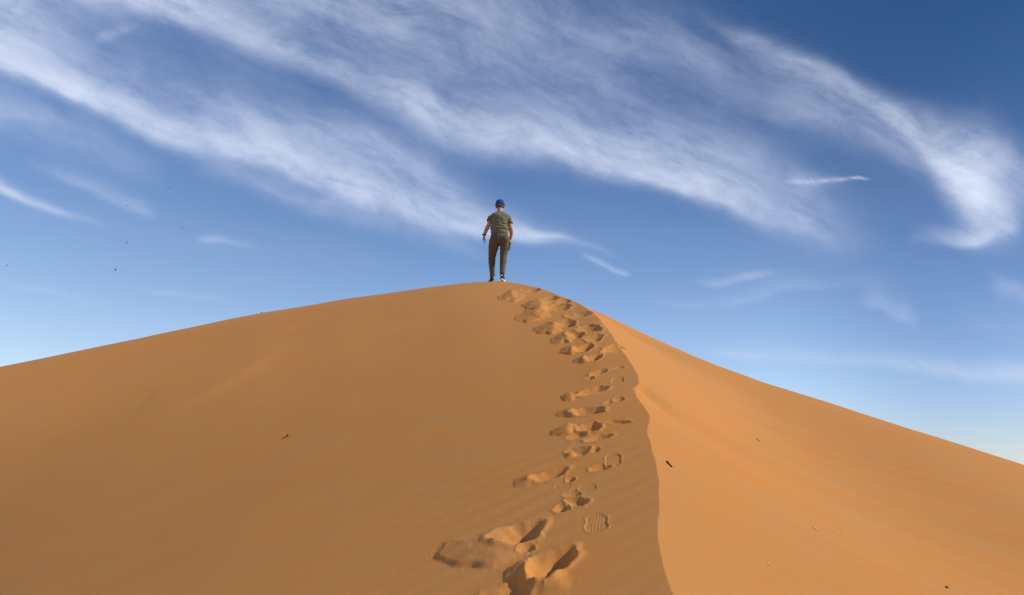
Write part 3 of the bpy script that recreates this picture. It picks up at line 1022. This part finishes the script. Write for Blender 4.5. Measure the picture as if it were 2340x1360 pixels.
# ---- trousers
def trouser_disp(c):
    x_, y_, z_ = c[:, 0], c[:, 1], c[:, 2]
    w_ = fbm2(x_ + 3, z_ + y_ * .5, 11.0, 3, 71)
    d = .004 * w_
    # pull lines under the seat and behind the knees, stacked folds at the ankle
    d += .003 * np.sin((z_ + .45 * np.abs(x_ - .05) + .02 * w_) * 2 * math.pi / .075) * np.exp(-((z_ - .66) / .08) ** 2)
    d += .0038 * np.sin((z_ - .35 * x_ + .02 * w_) * 2 * math.pi / .07) * np.exp(-((z_ - .50) / .07) ** 2)
    d += .005 * np.sin((z_ + .25 * x_ + .02 * w_) * 2 * math.pi / .05) * np.exp(-((z_ - .20) / .06) ** 2)
    # crease between the buttocks
    d += -.016 * np.exp(-((x_ - .012) / .012) ** 2) * np.exp(-((z_ - .84) / .075) ** 2) * (y_ < .02)
    return d


tr = []
tr.append(loft([((BX, -.01, 1.03), .170, .125, (0, 0, 1)), ((BX, -.015, .98), .176, .130, (0, 0, 1)), ((BX, -.03, .90), .198, .146, (0, 0, 1)), ((BX, -.03, .82), .205, .145, (0, 0, 1)), ((BX, -.01, .76), .19, .12, (0, 0, 1))], 30))
tr.append(ball((BX - .082, -.075, .845), .105, .095, .11))
tr.append(ball((BX + .100, -.085, .850), .105, .095, .11))
tr.append(loft([((-.100, -.02, .86), .112, .125), ((-.118, .015, .74), .108, .118), ((-.140, .07, .62), .090, .098), ((-.155, .12, .525), .075, .082), ((-.158, .14, .43), .073, .080), ((-.153, .165, .31), .062, .068), ((-.148, .19, .20), .055, .060), ((-.146, .20, .145), .052, .056)], 22))
tr.append(loft([((.112, -.02, .86), .106, .125), ((.108, -.01, .74), .100, .116), ((.096, .01, .62), .086, .096), ((.084, .02, .51), .074, .084), ((.080, -.005, .42), .071, .080), ((.070, -.035, .30), .064, .068), ((.063, -.060, .20), .055, .060), ((.060, -.070, .145), .050, .056)], 22))
trousers = fused('trousers', tr, trouser_m, person, 0.0075, 4, trouser_disp)
# cargo pocket on the right thigh
pk = []
pk.append(loft([((.208, -.01, .80), .012, .055, (0, 0, 1)), ((.212, -.005, .79), .020, .062, (0, 0, 1)), ((.208, .0, .70), .022, .062, (0, 0, 1)), ((.196, .005, .655), .016, .058, (0, 0, 1))], 16))
pocket = fused('pocket', pk, trouser_m, trousers, 0.006, 2)
v, f = loft([((.214, -.01, .812), .012, .062, (0, 0, 1)), ((.222, -.005, .80), .019, .067, (0, 0, 1)), ((.222, -.003, .765), .020, .067, (0, 0, 1)), ((.216, -.003, .760), .012, .060, (0, 0, 1))], 16)
new_mesh_obj('pocket_flap', v, f, trouser_m, pocket)
for c_ in ((-.146, .20, .142), (.060, -.070, .142)):
    v, f = loft([((c_[0], c_[1], c_[2] + .02), .053, .058, (0, 0, 1)), ((c_[0], c_[1], c_[2]), .056, .060, (0, 0, 1)), ((c_[0], c_[1], c_[2] - .018), .052, .056, (0, 0, 1)), ((c_[0], c_[1], c_[2] - .02), .044, .048, (0, 0, 1))], 20)
    new_mesh_obj('trouser_cuff', v, f, trouser_m, trousers)


# ---- shoes
def shoe(name, heel, yaw, pitch, zlift=0.0):
    """heel = ground point under the heel; toe points away from the lens, turned by yaw (to the right +)"""
    root = bpy.data.objects.new(name, None)
    COL.objects.link(root); root.parent = person
    root.location = (heel[0], heel[1], zlift)
    root.rotation_euler = (pitch, 0, -yaw)
    up = [((0, -.012, .030), .030, .004, (0, 1, 0)), ((0, 0, .050), .036, .046, (0, 1, 0)), ((0, .03, .056), .040, .050, (0, 1, 0)), ((0, .08, .052), .041, .046, (0, 1, 0)), ((0, .13, .044), .043, .036, (0, 1, 0)),
          ((0, .18, .036), .047, .028, (0, 1, 0)), ((0, .225, .032), .045, .022, (0, 1, 0)), ((0, .255, .028), .032, .016, (0, 1, 0)), ((0, .265, .027), .012, .008, (0, 1, 0))]
    an = [((0, .045, .07), .042, .052, (0, 0, 1)), ((0, .040, .115), .040, .046, (0, 0, 1)), ((0, .040, .142), .041, .046, (0, 0, 1))]
    fused('upper', [loft(up, 22), loft(an, 20)], shoe_m, root, 0.005, 2)
    # sole with raised heel and toe
    V_, F_ = [], []
    out = []
    for k in range(36):
        a = 2 * math.pi * k / 36
        yy = .125 + .146 * math.sin(a)
        wd = .043 + .008 * math.sin(a) - .007 * math.exp(-((yy - .10) / .05) ** 2)
        out.append((wd * math.copysign(abs(math.cos(a)) ** .75, math.cos(a)), yy))
    for lvl, (zz, sc_) in enumerate(((.0, .96), (.006, 1.0), (.030, 1.03), (.034, .98))):
        for (x_, y_) in out:
            lift = .012 * max(0, (y_ - .2) / .07) ** 2 + .006 * max(0, (.03 - y_) / .05) ** 2
            V_.append((x_ * sc_, .125 + (y_ - .125) * sc_, zz + lift))
    for l in range(3):
        for k in range(36):
            F_.append((l * 36 + k, l * 36 + (k + 1) % 36, (l + 1) * 36 + (k + 1) % 36, (l + 1) * 36 + k))
    F_.append(tuple(range(35, -1, -1))); F_.append(tuple(108 + k for k in range(36)))
    new_mesh_obj('sole', V_, F_, sole_m, root)
    v, f = loft([((0, -.030, .078), .006, .004, (0, 0, 1)), ((0, -.034, .088), .013, .006, (0, 0, 1)), ((0, -.036, .108), .013, .006, (0, 0, 1)), ((0, -.033, .118), .006, .004, (0, 0, 1))], 10)
    new_mesh_obj('heel_tab', v, f, sole_m, root)
    for sx in (-1, 1):      # side stripe
        pts_ = [(.046, .10, .044), (.047, .13, .052), (.045, .155, .044)]
        v, f = loft([((sx * a_, b__, c__), .003, .006) for a_, b__, c__ in pts_], 8)
        new_mesh_obj('stripe', v, f, sole_m, root)
    return root


shoe('shoe', (-.128, .165), R(-34), R(-2), -.004)
shoe('shoe', (.056, -.105), R(9), R(3), -.018)

# ---- wristwatch on the left wrist
wc = Vector((-.312, .045, .990)); wd_ = Vector((-.30, .28, -.91)).normalized()
v, f = loft([(tuple(wc - wd_ * .014), .033, .036, tuple(wd_)), (tuple(wc - wd_ * .011), .037, .040, tuple(wd_)), (tuple(wc + wd_ * .011), .036, .039, tuple(wd_)), (tuple(wc + wd_ * .014), .031, .034, tuple(wd_))], 20)
wt = new_mesh_obj('wristwatch', v, f, watch_m, person)
v, f = loft([(tuple(wc + Vector((-.034, -.012, 0))), .019, .019, (-1, -.3, -.1)), (tuple(wc + Vector((-.045, -.016, 0))), .018, .018, (-1, -.3, -.1)), (tuple(wc + Vector((-.046, -.016, 0))), .012, .012, (-1, -.3, -.1))], 16)
new_mesh_obj('watch_case', v, f, face_m, wt)

# ------------------------------------------------------------------ small things on the sand
twig_m = simple_mat('dark_dry_wood', (0.065, 0.022, 0.010), 0.8, 0.3, 60, 0.5, 120)
twig2_m = simple_mat('weathered_wood', (0.26, 0.12, 0.05), 0.8, 0.2, 60, 0.5, 120)
straw_m = simple_mat('pale_straw', (0.85, 0.62, 0.40), 0.7, 0.15, 60, 0.3, 120)
stone_m = simple_mat('dark_stone', (0.055, 0.040, 0.032), 0.8, 0.3, 50, 0.6, 90)
shrub_m = simple_mat('dry_tuft', (0.060, 0.045, 0.035), 0.9, 0.3, 50)


def rod(name, a, b, rad, mat, label, cat, group=None, bend=0.15, lift=0.0):
    """thin stalk lying on the sand between two image points"""
    A, B = ground_pt(*a), ground_pt(*b)
    root_c = (A + B) / 2
    L = (B - A).length
    side = (B - A).cross(Vector((0, 0, 1))).normalized()
    rings = []
    for k in range(9):
        t_ = k / 8
        p = A.lerp(B, t_) - root_c + side * (bend * L * math.sin(math.pi * t_) * .5) + Vector((0, 0, rad * .8 + lift * math.sin(math.pi * t_)))
        rr_ = rad * (1.15 - .5 * t_) * (1 + .12 * math.sin(k * 2.1))
        rings.append((tuple(p), rr_, rr_))
    v, f = loft(rings, 8)
    o = new_mesh_obj(name, v, f, mat)
    o.location = root_c
    tag(o, label, cat, group)
    return o


def pebble(name, c, sx, sy, sz, mat, label, cat, seed=1):
    P = ground_pt(*c)
    v, f = ball((0, 0, 0), sx, sy, sz, 9)
    v = [q_ * (1 + .22 * mnoise.noise(q_ * (1.6 / max(sx, sy)) + Vector((seed, 0, 0)))) for q_ in v]
    o = new_mesh_obj(name, v, f, mat)
    o.location = P + Vector((0, 0, sz * .55))
    tag(o, label, cat)
    return o


rod('twig', (1524.5, 1057), (1536, 1069), .0045, twig_m, 'short dark brown twig on the sunlit slope just right of the crest', 'twig', None, .06)
rod('twig', (1730, 1004.5), (1737, 1009.5), .004, twig2_m, 'faint brown twig half buried high on the right-hand slope', 'twig', None, .05, -.002)
rod('straw', (1858, 1208.5), (1869.5, 1215), .0038, straw_m, 'pale straw, longest of the light stalks low on the right slope', 'straw', 'pale straws on the right slope', .10)
rod('straw', (1921.5, 1214.5), (1926.5, 1217), .0036, straw_m, 'tiny pale straw bit right of the longest straw', 'straw', 'pale straws on the right slope', .10)
rod('straw', (1756, 1288), (1761, 1293), .0022, straw_m, 'faint thin pale straw at lower middle of the right slope', 'straw', 'pale straws on the right slope', .3)
rod('straw', (2167, 1345), (2173, 1348), .0032, straw_m, 'pale straw touching the small dark pebble at bottom right', 'straw', 'pale straws on the right slope', .1)
pebble('pebble', (2163.5, 1346), .0065, .006, .006, stone_m, 'small dark brown pebble near the bottom right corner', 'pebble', 3)
# curled dark fragment on the left flank: two lobes joined by a thin bridge
P = ground_pt(655, 1000)
fr = []
fr.append(ball((0, -.004, .012), .008, .010, .009, 8))
fr.append(ball((-.002, .038, .014), .006, .009, .007, 8))
fr.append(loft([((0, .0, .012), .005, .005), ((.010, .022, .014), .004, .004), ((0, .038, .014), .004, .004)], 8))
fo = fused('seed_pod', fr, twig_m, None, 0.003, 1)
fo.location = P
fo.scale = (.8, .8, .8)
fo.rotation_euler = (R(20), 0, 0)
tag(fo, 'tiny dark curled seed pod alone on the shaded left slope', 'seed pod')
# tuft standing on the left skyline
tp = ground_pt(598, 717)
tu = bpy.data.objects.new('dry_tuft', None)
COL.objects.link(tu); tu.location = tp
tag(tu, 'tiny dark dry tuft on the skyline of the left slope', 'tuft')
for k in range(7):
    a = k * 0.9 + .3
    v, f = loft([((0.004 * math.cos(a), 0.004 * math.sin(a), -.03), .004, .004), ((.008 * math.cos(a), .008 * math.sin(a), .008), .003, .003), ((.015 * math.cos(a), .015 * math.sin(a), .018 + .006 * (k % 3)), .0012, .0012)], 6)
    new_mesh_obj('stem', v, f, shrub_m, tu)

# ------------------------------------------------------------------ birds far off, left half of the sky
bird_m = simple_mat('dark_plumage', (0.030, 0.035, 0.050), 0.8, 0.2, 8)


def make_bird(sp, flap, name='bird'):
    root = bpy.data.objects.new(name, None)
    COL.objects.link(root)
    v, f = loft([((0, .24, 0), .006, .006), ((0, .20, .004), .022, .022), ((0, .15, .006), .034, .034), ((0, .06, 0), .060, .056), ((0, -.06, 0), .052, .046), ((0, -.16, 0), .024, .018), ((0, -.24, 0), .046, .006), ((0, -.30, 0), .058, .003)], 12)
    new_mesh_obj('body', v, f, bird_m, root)
    for sx in (-1, 1):
        V_, F_ = [], []
        st_ = [(0.03, .10, -.06, 0.012), (.18, .12, -.06, .010), (.34, .11, -.05, .008), (.50, .06, -.05, .006), (sp, -.03, -.07, .002)]
        for (x_, le, te, th_) in st_:
            zz = flap * (x_ / sp) - .9 * flap * max(0, x_ / sp - .45) ** 1.3
            for (yy, zo) in ((le, 0), ((le + te) / 2, th_), (te, 0), ((le + te) / 2, -th_)):
                V_.append((sx * x_, yy, zz + zo))
        for i in range(len(st_) - 1):
            for k in range(4):
                q_ = (i * 4 + k, i * 4 + (k + 1) % 4, (i + 1) * 4 + (k + 1) % 4, (i + 1) * 4 + k)
                F_.append(q_ if sx > 0 else q_[::-1])
        F_.append((0, 1, 2, 3)); F_.append((16, 17, 18, 19))
        new_mesh_obj('wing', V_, F_, bird_m, root, smooth=False)
    return root


birds = [((387, 428), 190, .10, (10, 20, 40), 'small dark bird, highest of the six in the left sky'),
         ((291, 470), 185, .06, (-5, -24, 80), 'small dark bird in front of the thin cloud streak at left'),
         ((419, 521), 215, .02, (0, 0, 5), 'dot-sized dark bird nearest the walker'),
         ((289, 555), 165, .32, (20, 60, 60), 'dark bird with wings bent, middle of the left group'),
         ((264, 618), 165, .26, (10, -35, 120), 'dark bird banking low, lowest of the group'),
         ((14, 608), 200, .22, (0, -40, 70), 'faint bird close to the left edge of the sky')]
for (px, py), dist, flap, rot, lab in birds:
    d = pray(px, py)
    o = make_bird(.66, flap)
    o.location = Vector(d / np.linalg.norm(d) * dist) + Vector((0, 0, CAMZ))
    o.rotation_euler = tuple(R(a) for a in rot)
    tag(o, lab, 'bird', 'birds flying over the left slope')
